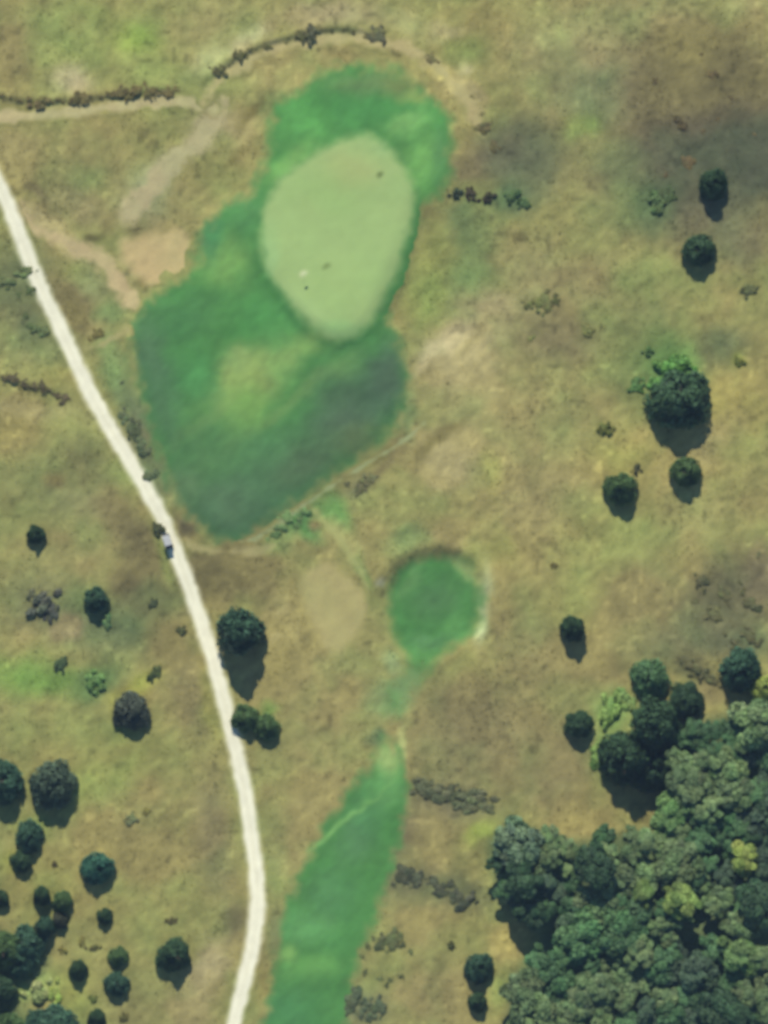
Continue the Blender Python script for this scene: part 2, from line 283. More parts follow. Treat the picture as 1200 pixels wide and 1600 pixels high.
M_TURF = ground_mat('mown_turf', 0.9, 0.15, 0.10, 6.0)
M_GREEN = ground_mat('close_mown_green', 0.85, 0.08, 0.05, 8.0)
M_GRAVEL = ground_mat('pale_gravel', 0.95, 0.4, 0.12, 9.0)
M_DIRT = ground_mat('dry_dirt', 0.95, 0.4, 0.16, 5.0)

def set_col(me, name, rgb_lin):
    ca = me.color_attributes.new(name, 'FLOAT_COLOR', 'POINT')
    a = np.ones((len(me.vertices), 4), np.float32); a[:, :3] = rgb_lin
    ca.data.foreach_set('color', a.ravel())

def mesh_np(name, verts, quads, smooth=True):
    me = bpy.data.meshes.new(name); nv = len(verts); nq = len(quads); k = quads.shape[1]
    me.vertices.add(nv); me.vertices.foreach_set('co', verts.astype(np.float32).ravel())
    me.loops.add(nq * k); me.loops.foreach_set('vertex_index', quads.astype(np.int32).ravel())
    me.polygons.add(nq); me.polygons.foreach_set('loop_start', np.arange(0, nq * k, k, dtype=np.int32))
    me.polygons.foreach_set('loop_total', np.full(nq, k, np.int32))
    me.polygons.foreach_set('use_smooth', np.full(nq, smooth, bool))
    me.update(calc_edges=True); me.validate()
    return me
def link(name, me, mat=None, parent=None):
    o = bpy.data.objects.new(name, me); col.objects.link(o)
    if mat is not None and me is not None and not me.materials: me.materials.append(mat)
    if parent: o.parent = parent
    return o
def tag(o, label=None, cat=None, group=None, kind=None):
    if label: o['label'] = label
    if cat: o['category'] = cat
    if group: o['group'] = group
    if kind: o['kind'] = kind
    return o

# ------------------------------------------------------------------ the land
def axis(half, step):
    a = list(np.arange(-half, half + 1e-6, step)); s = step; e = a[-1]; out = []
    while e < 2600: s *= 1.22; e += s; out.append(e)
    return np.array([-v for v in reversed(out)] + a + out)
XS = axis(64.0, 0.32); YS = axis(84.0, 0.32)
gx, gy = np.meshgrid(XS, YS); gx = gx.ravel(); gy = gy.ravel()
nx, ny = len(XS), len(YS)
gz = height(gx, gy)
def hz(x, y):
    i = min(max(int(np.searchsorted(XS, x)) - 1, 0), nx - 2); j = min(max(int(np.searchsorted(YS, y)) - 1, 0), ny - 2)
    u = (x - XS[i]) / (XS[i + 1] - XS[i]); v = (y - YS[j]) / (YS[j + 1] - YS[j]); g = gz.reshape(ny, nx)
    return float((g[j, i] * (1 - u) + g[j, i + 1] * u) * (1 - v) + (g[j + 1, i] * (1 - u) + g[j + 1, i + 1] * u) * v)
ii = np.arange(ny - 1)[:, None] * nx + np.arange(nx - 1)[None, :]
quads = np.stack([ii, ii + 1, ii + nx + 1, ii + nx], -1).reshape(-1, 4)
me = mesh_np('ground', np.stack([gx, gy, gz], 1), quads)
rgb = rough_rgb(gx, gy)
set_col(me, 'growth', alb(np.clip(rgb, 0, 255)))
tag(link('ground', me, M_ROUGH), 'dry olive and tan rough grassland of the hillside', 'grassland', kind='structure')

def sheet(name, sdf, off, turf, mat, label, cat, soft=(0.35, -0.5), rag=0.35, step=0.2, base=None, strength=1.0):
    """a draped sheet where sdf < soft[0]; its growth runs out into the surrounding growth at the edge"""
    x0, x1, y0, y1 = sdf.box
    xs = np.arange(x0, x1 + step, step); ys = np.arange(y0, y1 + step, step)
    X, Y = np.meshgrid(xs, ys); X = X.ravel(); Y = Y.ravel()
    d = sdf(X, Y) + rag * fbm(X, Y, 1.6, 200 + len(name), 2)
    inside = d < soft[0]
    n_x = len(xs); n_y = len(ys)
    ii = np.arange(n_y - 1)[:, None] * n_x + np.arange(n_x - 1)[None, :]
    q = np.stack([ii, ii + 1, ii + n_x + 1, ii + n_x], -1).reshape(-1, 4)
    q = q[inside[q].any(1)]
    used = np.unique(q); remap = np.zeros(len(X), int); remap[used] = np.arange(len(used))
    X = X[used]; Y = Y[used]; d = d[used]; q = remap[q]
    w = (strength * sstep(soft[0], soft[1], d))[:, None]
    c = (base or rough_rgb)(X, Y) * (1 - w) + turf(X, Y) * w
    me = mesh_np(name, np.stack([X, Y, height(X, Y) + off], 1), q)
    set_col(me, 'growth', alb(np.clip(c, 0, 255)))
    return tag(link(name, me, mat), label, cat, kind='structure')
def poly_sdf(poly):
    f = lambda x, y: sd_poly(x, y, poly)
    f.box = (poly[:, 0].min() - 1.5, poly[:, 0].max() + 1.5, poly[:, 1].min() - 1.5, poly[:, 1].max() + 1.5); return f
def line_sdf(line, hw, taper=None):
    f = lambda x, y: d_line(x, y, line) - hw
    p = hw + 1.5
    f.box = (line[:, 0].min() - p, line[:, 0].max() + p, line[:, 1].min() - p, line[:, 1].max() + p); return f

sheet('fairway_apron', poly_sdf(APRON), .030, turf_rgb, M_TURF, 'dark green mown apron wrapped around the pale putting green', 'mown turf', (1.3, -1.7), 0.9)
sheet('putting_green', poly_sdf(GREEN), .055, green_rgb, M_GREEN, 'large pale green oval putting green', 'putting green', (1.1, -1.2), 0.4, base=turf_rgb)
def disc_rgb(x, y):
    c = turf_rgb(x, y); w = 0.2 * sstep(-20, -27, y)[:, None]
    return c * (1 - w) + rough_rgb(x, y) * w
sheet('sunken_green', poly_sdf(DISC), .030, disc_rgb, M_TURF, 'small round dark green sunken turf with a tail, below the apron', 'mown turf', (1.2, -1.6), 0.6)
sheet('fairway_strip', poly_sdf(FAIR), .030, turf_rgb, M_TURF, 'long green fairway strip running off the bottom edge', 'fairway', (1.1, -1.3), 0.8)
sheet('dry_turf_patch', poly_sdf(TANDISC), .026, flat_rgb((180,169,116), .04, 300), M_DIRT, 'smooth tan oval of dry turf left of the small sunken green', 'dry turf', (0.6, -1.2), 0.4)
sheet('bare_earth_pad', poly_sdf(PAD), .026, flat_rgb((200,179,130), .05, 310), M_DIRT, 'bare tan earth at the upper left corner of the apron', 'bare earth', (0.8, -1.4), 0.5)
sheet('dirt_track', line_sdf(TRACK, .85), .030, flat_rgb((188,178,132), .07, 320), M_DIRT, 'tan dirt track entering at the upper left edge', 'track', (0.4, -0.5), 0.5)
sheet('track_turning', line_sdf(SPUR, 1.8), .026, flat_rgb((186,174,134), .06, 325), M_DIRT, 'wide tan end of the dirt track bending down towards bare earth', 'track', (0.8, -1.0), 0.9, strength=.95)
sheet('terrace_path', line_sdf(ARC, .75), .034, flat_rgb((186,174,124), .06, 330), M_DIRT, 'pale curved terrace path round the top of the apron', 'path', (0.7, -0.6), 0.7, strength=.95)
sheet('side_track', line_sdf(SIDE, 1.0), .034, flat_rgb((198,180,136), .06, 335), M_DIRT, 'faint brown track leaving the gravel road towards bare earth', 'track', (0.6, -0.6), 0.8, strength=.95)
sheet('edge_footpath', line_sdf(EDGEPATH, .22), .036, flat_rgb((168,176,130), .06, 340), M_DIRT, 'thin pale footpath along the lower right edge of the apron', 'path', (0.3, -0.3), 0.35, strength=.8)
sheet('link_path', line_sdf(LINK, .5), .042, flat_rgb((176,166,118), .06, 345), M_DIRT, 'short tan path from the gravel road to the apron tip', 'path', (0.5, -0.4), 0.6, strength=.75)
sheet('stub_path', line_sdf(STUB, .35), .034, flat_rgb((178,168,118), .06, 350), M_DIRT, 'short tan path from the gravel road to the apron left corner', 'path', (0.4, -0.4), 0.5, strength=.75)
sheet('middle_path', line_sdf(MIDPATH, .35), .034, flat_rgb((174,174,114), .06, 355), M_DIRT, 'pale worn path between the apron and the dry tan turf', 'path', (0.5, -0.4), 0.5, strength=.7)
def road_rgb(x, y):
    d = d_line(x, y, ROAD)
    c = np.tile(np.array([250., 245., 226.]), (len(x), 1))
    c = c * (1 + 0.03 * fbm(x, y, 1.2, 361, 2))[:, None]
    k = np.exp(-((d - 0.0) / 0.3) ** 2)[:, None] * 0.10 * (1 + fbm(x, y, 6, 363, 2))[:, None]
    return c * (1 - k) + np.array([200., 190., 150.]) * k
sheet('gravel_road', line_sdf(ROAD, 1.05), .050, road_rgb, M_GRAVEL, 'white gravel road curving down the left side', 'road', (0.75, -0.45), 0.2)

# ------------------------------------------------------------------ leaf and bark materials
def leaf_mat(name):
    m = bpy.data.materials.new(name); m.use_nodes = True
    n = m.node_tree.nodes; l = m.node_tree.links; b = n['Principled BSDF']; out = n['Material Output']
    oi = n.new('ShaderNodeObjectInfo'); at = n.new('ShaderNodeAttribute'); at.attribute_name = 'tint'
    mx = n.new('ShaderNodeMix'); mx.data_type = 'RGBA'; mx.blend_type = 'MULTIPLY'; mx.inputs[0].default_value = 1
    l.new(oi.outputs['Color'], mx.inputs[6]); l.new(at.outputs['Color'], mx.inputs[7])
    l.new(mx.outputs[2], b.inputs['Base Color']); b.inputs['Roughness'].default_value = 0.6; b.inputs['Specular IOR Level'].default_value = 0.25
    tr = n.new('ShaderNodeBsdfTranslucent'); l.new(mx.outputs[2], tr.inputs[0])
    ms = n.new('ShaderNodeMixShader'); ms.inputs[0].default_value = 0.10
    l.new(b.outputs[0], ms.inputs[1]); l.new(tr.outputs[0], ms.inputs[2]); l.new(ms.outputs[0], out.inputs[0])
    return m
M_LEAF = leaf_mat('foliage')
def simple(name, c, rough=0.6, metal=0.0, scale=30, var=0.15):
    m = bpy.data.materials.new(name); m.use_nodes = True
    n = m.node_tree.nodes; l = m.node_tree.links; b = n['Principled BSDF']
    nz = n.new('ShaderNodeTexNoise'); nz.inputs['Scale'].default_value = scale
    rp = n.new('ShaderNodeValToRGB'); rp.color_ramp.elements[0].color = (*[v * (1 - var) for v in c], 1); rp.color_ramp.elements[1].color = (*[min(1, v * (1 + var)) for v in c], 1)
    l.new(nz.outputs['Fac'], rp.inputs[0]); l.new(rp.outputs[0], b.inputs['Base Color'])
    b.inputs['Roughness'].default_value = rough; b.inputs['Metallic'].default_value = metal
    return m
M_BARK = simple('bark', (0.09, 0.07, 0.05), 0.9, 0, 12, 0.4)

# ------------------------------------------------------------------ grass tussocks of the rough (uncountable)
rs = np.random.RandomState(5)
N = 60000
tx = rs.uniform(-63, 63, N); ty = rs.uniform(-83, 83, N)
keep = (fbm(tx, ty, 2.5, 400, 2) + rs.uniform(-.9, .9, N)) > -0.25
for pl, mg in ((APRON, .3), (GREEN, .3), (DISC_CORE, .2), (FAIR, .3), (TANDISC, .2), (PAD, .2)): keep &= sd_poly(tx, ty, pl) > mg
for ln, mg in ((ROAD, 1.35), (TRACK, .9), (SPUR, 1.2), (ARC, .6), (SIDE, .6), (EDGEPATH, .35), (LINK, .5), (STUB, .4), (MIDPATH, .4)): keep &= d_line(tx, ty, ln) > mg
tx = tx[keep]; ty = ty[keep]; N = len(tx)
tz = height(tx, ty); B = 5
hgt = rs.uniform(.07, .2, N) * (1 + 0.5 * fbm(tx, ty, 6, 410, 2))
ang = rs.uniform(0, 2 * np.pi, (N, B)); lean = rs.uniform(.3, 1.1, (N, B)) * hgt[:, None]
wd = rs.uniform(.04, .09, (N, B)); hh = hgt[:, None] * rs.uniform(.7, 1.2, (N, B))
ca, sa = np.cos(ang), np.sin(ang)
bx_ = tx[:, None] + ca * .05; by_ = ty[:, None] + sa * .05; zb = tz[:, None] - 0.02
V = np.empty((N, B, 3, 3))
V[:, :, 0] = np.stack([bx_ - sa * wd, by_ + ca * wd, zb + 0 * ca], -1)
V[:, :, 1] = np.stack([bx_ + sa * wd, by_ - ca * wd, zb + 0 * ca], -1)
V[:, :, 2] = np.stack([bx_ + ca * lean, by_ + sa * lean, zb + hh], -1)
me = mesh_np('grass_tussocks', V.reshape(-1, 3), np.arange(N * B * 3).reshape(-1, 3), False)
tc_ = rough_rgb(tx, ty) * rs.uniform(.9, 1.16, (N, 1))
set_col(me, 'growth', np.repeat(alb(np.clip(tc_, 0, 255)), B * 3, 0))
M_TUSS = ground_mat('tussock_grass', 0.9, 0.0, 0.1, 5.0)
tag(link('grass_tussocks', me, M_TUSS), 'dry grass tussocks spread over the rough', 'grass', kind='stuff')

# ------------------------------------------------------------------ foliage meshes (unit radius, shared by many trees)
def crown_mesh(name, seed, n_leaf=4200, lobes=11, leaf=.10, dome=False, up=.9, core=.70, q0=.5, q1=.84, l0=.13, l1=.32, jit=.38):
    """leaves set through a crown made of one core and many uneven clumps"""
    r = np.random.RandomState(seed); L = []
    L.append((np.array([0, 0, .0 if not dome else .2]), core))
    for k in range(lobes):
        a = r.uniform(0, 2 * np.pi); z = r.uniform(-.5, .95) if not dome else r.uniform(.1, .7)
        q = math.sqrt(max(.05, 1 - z * z)) * r.uniform(q0, q1)
        L.append((np.array([q * math.cos(a), q * math.sin(a), z * .62]), r.uniform(l0, l1)))
    tot = sum(v[1] ** 2 for v in L); pos = []; nor = []; li = []
    for k, (c, rad) in enumerate(L):
        m = int(n_leaf * rad * rad / tot * 1.5)
        d = r.normal(size=(m, 3)); d /= np.linalg.norm(d, axis=1)[:, None]
        p = c + d * (rad * (1.12 - .55 * r.uniform(0, 1, m) ** 1.5))[:, None] * np.array([1, 1, up])
        ok = np.ones(m, bool)
        for j, (c2, r2) in enumerate(L):
            if j != k: ok &= np.linalg.norm((p - c2), axis=1) > r2 * .6
        if dome: ok &= p[:, 2] > .0
        out = p - np.array([0, 0, -.1]); out /= np.linalg.norm(out, axis=1)[:, None] + 1e-6
        pos.append(p[ok]); nor.append((d * .45 + out * .8)[ok]); li.append(np.full(ok.sum(), k))
    p = np.concatenate(pos); d = np.concatenate(nor); li = np.concatenate(li); m = len(p)
    nn = d + r.normal(scale=jit, size=(m, 3)); nn /= np.linalg.norm(nn, axis=1)[:, None]
    t = np.cross(nn, r.normal(size=(m, 3))); t /= np.linalg.norm(t, axis=1)[:, None]; b = np.cross(nn, t)
    s = (leaf * r.uniform(.6, 1.4, m))[:, None]
    v = np.stack([p - t * s, p + b * s * .6 - nn * s * .15, p + t * s, p - b * s * .6 - nn * s * .15], 1)
    me = mesh_np(name, v.reshape(-1, 3), np.arange(m * 4).reshape(-1, 4), False)
    lob = r.uniform(.8, 1.2, (len(L), 1)) * np.array([1, 1, 1]) + r.uniform(-.06, .06, (len(L), 3))
    tint = lob[li] * r.uniform(.7, 1.3, (m, 1))
    set_col(me, 'tint', np.repeat(np.clip(tint, .2, 2), 4, 0))
    me.materials.append(M_LEAF)
    return me
WOODS = [crown_mesh('canopy_leaves_%d' % k, 140 + k, 7000, 20 + 2 * k, .085, up=.75, core=.34, q0=.3, q1=1.0, l0=.14, l1=.36, jit=.95) for k in range(9)]
BUSH = [crown_mesh('shrub_leaves_%d' % k, 80 + k, 900, 12 + k, .13, True, core=.28, q0=.2, q1=1.15, l0=.12, l1=.34, jit=.6) for k in range(7)]

def cone_mesh(name, seed, n_leaf=7000, lobes=46, leaf=.075, p=1.5, blunt=.85):
    """pointed crown, unit radius and unit height, leaves set round many uneven clumps that thin out upwards"""
    r = np.random.RandomState(seed); pos = []; nor = []; tin = []
    Z = np.sort(r.power(.9, lobes) * 0); Z = 1 - np.sqrt(r.uniform(0, 1, lobes)) * .97
    for k in range(lobes):
        z = Z[k]; rad = (1 - z ** p) ** blunt; a = k * 2.4 + r.uniform(-.5, .5); q = rad * r.uniform(.55, .84)
        lr = (.16 + .17 * rad) * r.uniform(.7, 1.2); m = int(n_leaf / lobes * (lr / .27) ** 2)
        d = r.normal(size=(m, 3)); d /= np.linalg.norm(d, axis=1)[:, None]
        c = np.array([q * math.cos(a), q * math.sin(a), .06 + z * .84])
        pt = c + d * (lr * (1.1 - .5 * r.uniform(0, 1, m) ** 1.6))[:, None] * np.array([1, 1, .42])
        ok = pt[:, 2] > .02
        o = pt * np.array([1, 1, 0]); o /= np.linalg.norm(o, axis=1)[:, None] + .05; o[:, 2] = .5
        pos.append(pt[ok]); nor.append((o * .8 + d * .45)[ok]); tin.append(np.full(ok.sum(), r.uniform(.82, 1.2)))
    pt = np.concatenate(pos); d = np.concatenate(nor); tin = np.concatenate(tin); m = len(pt)
    nn = d + r.normal(scale=.4, size=(m, 3)); nn /= np.linalg.norm(nn, axis=1)[:, None]
    t = np.cross(nn, r.normal(size=(m, 3))); t /= np.linalg.norm(t, axis=1)[:, None]; b = np.cross(nn, t)
    s = (leaf * r.uniform(.6, 1.4, m))[:, None]
    v = np.stack([pt - t * s, pt + b * s * .6, pt + t * s, pt - b * s * .6], 1)
    me = mesh_np(name, v.reshape(-1, 3), np.arange(m * 4).reshape(-1, 4), False)
    set_col(me, 'tint', np.repeat(np.repeat((tin * r.uniform(.7, 1.3, m))[:, None], 3, 1), 4, 0))
    me.materials.append(M_LEAF); return me
CONES = [cone_mesh('pointed_leaves_%d' % k, 60 + k, p=1.3 + .15 * (k % 4), blunt=.75 + .05 * (k % 3)) for k in range(7)]

def tube(vs, fs, pts, rads, sides=7):
    base = len(vs)
    for i, (p, rd) in enumerate(zip(pts, rads)):
        p = Vector(p); q = Vector(pts[min(i + 1, len(pts) - 1)]) - Vector(pts[max(i - 1, 0)])
        u = q.normalized().orthogonal().normalized(); w = q.normalized().cross(u)
        for k in range(sides):
            a = 2 * math.pi * k / sides; vs.append(tuple(p + (u * math.cos(a) + w * math.sin(a)) * rd))
    for i in range(len(pts) - 1):
        for k in range(sides):
            a = base + i * sides + k; b = base + i * sides + (k + 1) % sides
            fs.append((a, b, b + sides, a + sides))
def trunk_mesh(name, seed):
    r = random.Random(seed); vs_, fs = [], []
    tube(vs_, fs, [(0, 0, -.06), (0, 0, .05), (r.uniform(-.03, .03), r.uniform(-.03, .03), .45), (r.uniform(-.06, .06), r.uniform(-.06, .06), .8), (0, 0, 1.15)], [.15, .10, .075, .055, .02])
    for k in range(6):
        a = k * 1.05 + r.uniform(-.3, .3); z0 = r.uniform(.5, .8); q = r.uniform(.4, .62)
        tube(vs_, fs, [(0, 0, z0), (q * .5 * math.cos(a), q * .5 * math.sin(a), z0 + .16), (q * math.cos(a), q * math.sin(a), z0 + r.uniform(.25, .42))], [.045, .03, .01], 5)
    me = bpy.data.meshes.new(name); me.from_pydata(vs_, [], fs); me.materials.append(M_BARK); return me
TRUNKS = [trunk_mesh('trunk_wood_%d' % k, 20 + k) for k in range(4)]
rt = random.Random(3)
def leafcol(c, f=1.0): 
    a = lin(c) * f; return (float(a[0]), float(a[1]), float(a[2]), 1)
DARK = (62, 88, 56); MID = (84, 110, 62); BLUE = (66, 98, 72); YELL = (158, 172, 84); GREY = (86, 94, 76)
def tree(px, py, rpx, tip, colr, label, group=None, vz=1.0, name='broadleaf_tree', hc=None, wood=False):
    """crown centre and radius in photograph pixels; tip is where its shadow ends below it"""
    r = rpx * S
    H = min(max((tip - py) * S * math.tan(SUN_EL), 1.0 * r), 3.2 * r)
    h = hc if hc is not None else .55 * H
    x, y = P(px, py); z = hz(x, y)
    o = bpy.data.objects.new(name, None); col.objects.link(o); o.location = (x, y, z); o.empty_display_size = r
    tag(o, label, 'tree', group)
    rot = rt.uniform(0, 6.28)
    t = link('trunk', rt.choice(TRUNKS), None, o); t.scale = (r, r, h); t.rotation_euler.z = rot
    c = link('crown', rt.choice(WOODS if wood else CONES), None, o); c.location = (0, 0, h if wood else .12 * r); c.rotation_euler.z = rot
    c.scale = (r * rt.uniform(1.0, 1.1), r * rt.uniform(.96, 1.06), H)
    if wood: c.scale = (r * rt.uniform(1.05, 1.5), r * rt.uniform(.95, 1.2), r * vz)
    c.color = leafcol(colr, rt.uniform(.9, 1.1))
    return o
def shrub(px, py, rpx, colr, label, group=None, fl=.7, name='shrub', lift=1.35):
    x, y = P(px, py); r = rpx * S
    o = link(name, rt.choice(BUSH)); o.location = (x, y, hz(x, y) - .02); o.rotation_euler.z = rt.uniform(0, 6.28)
    o.scale = (r * rt.uniform(.9, 1.5), r * rt.uniform(.7, 1.1), r * fl * rt.uniform(.8, 1.2)); o.color = leafcol((colr[0] * 1.03, colr[1], colr[2] * .84), lift * rt.uniform(.85, 1.15))
    return tag(o, label, 'shrub', group)

# ------------------------------------------------------------------ single trees
tree(1114,288,23,346,DARK,'small dark tree near the right edge, topmost of all the trees')
tree(1092,392,26,438,DARK,'dark round tree just below the topmost tree at the right')
tree(1061,626,47,704,(70,98,64),'largest lone tree on the right, dark crown under a bright green bush')
shrub(1056,576,30,(96,142,76),'large bright green bush touching the top of the largest lone tree')
shrub(1030,600,18,(84,128,70),'green bush touching the left side of the largest lone tree')
tree(969,762,26,814,MID,'round tree with a small bush at its upper right, below the largest lone tree')
tree(1071,738,25,786,MID,'small round tree directly below the largest lone tree')
tree(895,982,20,1036,DARK,'narrow dark tree standing alone right of the small sunken green',vz=1.3)
tree(1016,1060,31,1104,(84,116,72),'soft green round tree just outside the top of the wood')
tree(905,1132,22,1170,DARK,'small dark tree left of the bright shrubs at the wood edge')
tree(1156,1046,32,1118,BLUE,'dark bluish tree beside a yellow-green crown at the right edge')
tree(1192,1076,22,1110,YELL,'yellow-green tree cut by the right edge at the top of the wood')
tree(1072,1096,28,1140,DARK,'dark tree at the upper tip of the wood')
tree(1022,1136,42,1245,DARK,'tall dark tree casting a deep shadow at the upper left of the wood')
tree(978,1184,42,1284,DARK,'tall dark tree on the left flank of the wood above its deepest shadow')
tree(1022,1206,34,1288,DARK,'dark tree between the deep shadow and the wood canopy')
tree(748,1512,24,1550,BLUE,'green tree standing alone left of the wood near the bottom')
tree(746,1566,15,1598,DARK,'small tree below the lone green tree near the bottom')
tree(376,990,36,1092,BLUE,'large dark tree beside the gravel road, with long shadow')
tree(384,1122,21,1158,MID,'left tree of the small pair close to the gravel road bend')
tree(416,1136,22,1170,MID,'right tree of the small pair close to the gravel road bend')
tree(56,836,15,868,(62,88,58),'small dark tree alone at the left, uppermost left of the road')
tree(150,938,19,976,(66,96,70),'green bushy tree between the grey scrub and the road')
tree(206,1112,29,1150,GREY,'wide greyish brown tree standing alone left of the road')
tree(4,1222,34,1278,BLUE,'dark tree cut by the left edge beside a grey-green tree')
tree(82,1226,37,1286,(82,100,76),'broad grey-green tree near the left edge')
tree(46,1306,24,1344,BLUE,'upper dark tree of a touching pair near the left edge')
tree(34,1346,17,1374,DARK,'lower small tree of a touching pair near the left edge')
tree(152,1356,26,1398,(64,108,84),'bluish green round tree alone in the lower left meadow')
tree(0,1404,15,1432,DARK,'small dark tree cut by the left edge above the lower left wood')
tree(66,1400,15,1446,DARK,'left narrow tree of two side by side above the lower left wood',vz=1.3)
tree(98,1408,16,1440,MID,'right narrow tree of two side by side above the lower left wood')
tree(94,1438,14,1464,(78,82,62),'small dark tree touching the two narrow trees from below')
tree(163,1432,13,1458,DARK,'tiny dark round tree below the bluish green tree')
tree(185,1494,16,1518,MID,'upper tree of two stacked closely in the lower left meadow')
tree(182,1538,19,1568,BLUE,'lower tree of two stacked closely in the lower left meadow')
tree(122,1516,16,1550,DARK,'small dark tree left of two stacked trees in the meadow')
tree(271,1492,27,1546,DARK,'lone dark tree close to the road in the lower left meadow')
# the wood at the lower left corner
tree(42,1478,30,1520,BLUE,'upper tree of the small wood in the lower left corner')
tree(70,1448,16,1490,BLUE,'small tree at the upper right tip of the lower left wood')
tree(6,1486,30,1540,MID,'tree of the lower left wood cut by the left edge, upper one')
tree(34,1500,28,1540,BLUE,'middle tree of the lower left wood above the pale shrubs')
tree(-6,1548,30,1590,DARK,'dark tree of the lower left wood cut by the left edge, lower one')
tree(80,1604,40,1660,BLUE,'wide dark tree at the bottom edge in the lower left corner')
tree(152,1592,15,1625,DARK,'small dark tree at the bottom edge right of the corner wood')
tree(12,1606,26,1650,MID,'tree at the bottom edge nearest the lower left corner')

# ------------------------------------------------------------------ the wood at the lower right
named = [
 (806,1318,36,1400,(110,132,96),5.0,'leftmost tree of the wood, pale crown over a dark shadow'),
 (822,1372,30,1460,DARK,6.5,'shade-darkened tree on the left edge of the wood above its lower notch'),
 (826,1424,20,1460,DARK,5.0,'narrow shade-darkened tree on the left edge of the wood, lowest above its notch'),
 (780,1348,16,1400,DARK,4.0,'small shade-darkened tree under the leftmost tree of the wood'),  # dark foliage of these left edge trees stands in for shade
 (1165,1338,24,1380,YELL,6.0,'bright yellow-green crown in the right half of the wood'),
 (1066,1408,25,1450,(134,158,80),6.0,'yellow-green crown at the centre of the wood'),
 (1006,1394,18,1420,(124,150,78),5.5,'small bright crown left of the central yellow-green crown'),
 (1003,1486,24,1530,(120,140,88),5.5,'pale yellowish crown in the lower middle of the wood'),
 (1190,1400,34,1470,DARK,7.0,'dark tall tree of the wood at the right edge'),
 (925,1350,30,1410,DARK,7.5,'dark bluish tree in the upper left part of the wood'),
 (1150,1490,30,1540,(116,144,82),5.0,'light green crown low in the wood near the right edge'),
 (1130,1580,32,1640,DARK,7.0,'dark tree at the bottom edge near the lower right corner'),
 (820,1545,28,1590,(104,122,78),5.0,'olive tree at the lower left corner of the wood'),
 (1050,1270,26,1310,(114,146,84),4.5,'bright green crown just right of the deepest shadow in the wood'),
]
placed = []
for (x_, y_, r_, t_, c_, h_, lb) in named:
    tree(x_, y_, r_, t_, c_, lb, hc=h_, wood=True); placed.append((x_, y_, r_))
rw = random.Random(12); k = 0; tries = 0
shades = [('grey-green crown among many in the wood at the lower right', 'grey-green crowns in the wood'), ('mid green crown among many in the wood at the lower right', 'mid green crowns in the wood'), ('pale olive crown among many in the wood at the lower right', 'pale olive crowns in the wood')]
avoid = [(1190,1450,24),(1085,1462,30),(985,1240,40),(850,1445,24),(1120,1330,16)]
while tries < 12000 and k < 125:
    tries += 1
    x_ = rw.uniform(770, 1215); y_ = rw.uniform(1110, 1625); r_ = rw.choice([15, 18, 22, 26, 31, 38])
    wx, wy = P(x_, y_)
    if sd_poly(np.array([wx]), np.array([wy]), WOOD)[0] > -r_ * S * .5: continue
    if any(math.hypot(x_ - a, y_ - b) < (r_ + c) * .6 for a, b, c in placed): continue
    if any(math.hypot(x_ - a, y_ - b) < c + r_ * .4 for a, b, c in avoid): continue
    f_ = float(fbm(np.array([wx]), np.array([wy]), 9.0, 501, 2)[0]) + rw.uniform(-.35, .35)
    s_ = 0 if f_ < -.25 else 1 if f_ < .3 else 2
    g_ = rw.uniform(.9, 1.08); c_ = tuple(v * g_ for v in [(84,106,76), (88,122,76), (118,140,88)][s_])
    placed.append((x_, y_, r_))
    tree(x_, y_, r_, y_, c_, shades[s_][0], shades[s_][1], hc=rw.uniform(2.4, 4.6) + max(0, f_) * 1.5, vz=rw.uniform(.8, 1.15), wood=True); k += 1
print('wood trees', k)

# ------------------------------------------------------------------ shrubs
shrub(945,668,14,(104,112,62),'small olive bush left of the largest lone tree')
shrub(994,735,9,(78,80,56),'tiny dark bush at the shoulder of a round tree')
shrub(866,885,6,(96,92,56),'tiny brown bush alone in the dry grass right of the sunken green')
shrub(704,1478,8,(70,76,46),'tiny dark bush alone left of the wood')
shrub(68,944,20,(84,90,84),'grey ragged scrub bush near the left edge')
shrub(82,960,14,(78,84,84),'lower end of the grey ragged scrub near the left edge')
shrub(50,928,10,(96,100,84),'upper end of the grey ragged scrub near the left edge')
shrub(96,1036,15,(66,84,60),'dark low bush above the bright green grass at the left')
shrub(244,1052,13,(72,84,54),'small dark bush close to the road beside bright grass')
shrub(152,1064,19,(92,124,78),'soft green low bush right of the bright green grass')
shrub(166,972,12,(88,116,84),'small green bush at the foot of the bushy tree')
shrub(238,944,9,(74,84,62),'small dark bush with pale grass around it, left of the road')
shrub(282,985,10,(84,90,58),'low bush on the left verge of the road')
shrub(205,1280,12,(112,120,92),'faint grey-green bush in the lower left meadow')
shrub(229,1268,7,(122,118,70),'tiny olive bush beside a faint grey-green bush')
shrub(85,1350,6,(82,76,48),'tiny brown bush right of the touching tree pair')
shrub(268,1437,8,(92,90,60),'tiny dark bush in the meadow above the lone dark tree')
shrub(128,1470,8,(104,102,60),'left tiny bush of two between small meadow trees')
shrub(146,1480,8,(96,96,60),'right tiny bush of two between small meadow trees')
shrub(97,1484,7,(116,114,62),'tiny olive bush at the upper right of the corner wood')
shrub(144,1560,8,(92,104,58),'tiny bush below the small dark meadow tree')
shrub(192,1589,8,(88,88,52),'tiny bush near the bottom edge below two stacked trees')
shrub(248,828,11,(74,80,58),'dark ragged bush on the left verge near the golf cart',fl=1.0)
shrub(800,308,16,(82,108,70),'green bush right of the three dark shrubs by the apron')
shrub(820,318,11,(80,104,70),'smaller green bush right of the three dark shrubs by the apron')
shrub(995,602,12,(86,118,72),'green bush at the left shoulder of the largest lone tree')
shrub(1012,548,9,(84,112,70),'small green bush above left of the largest lone tree')
shrub(1156,566,10,(104,112,56),'olive bush right of the largest lone tree')
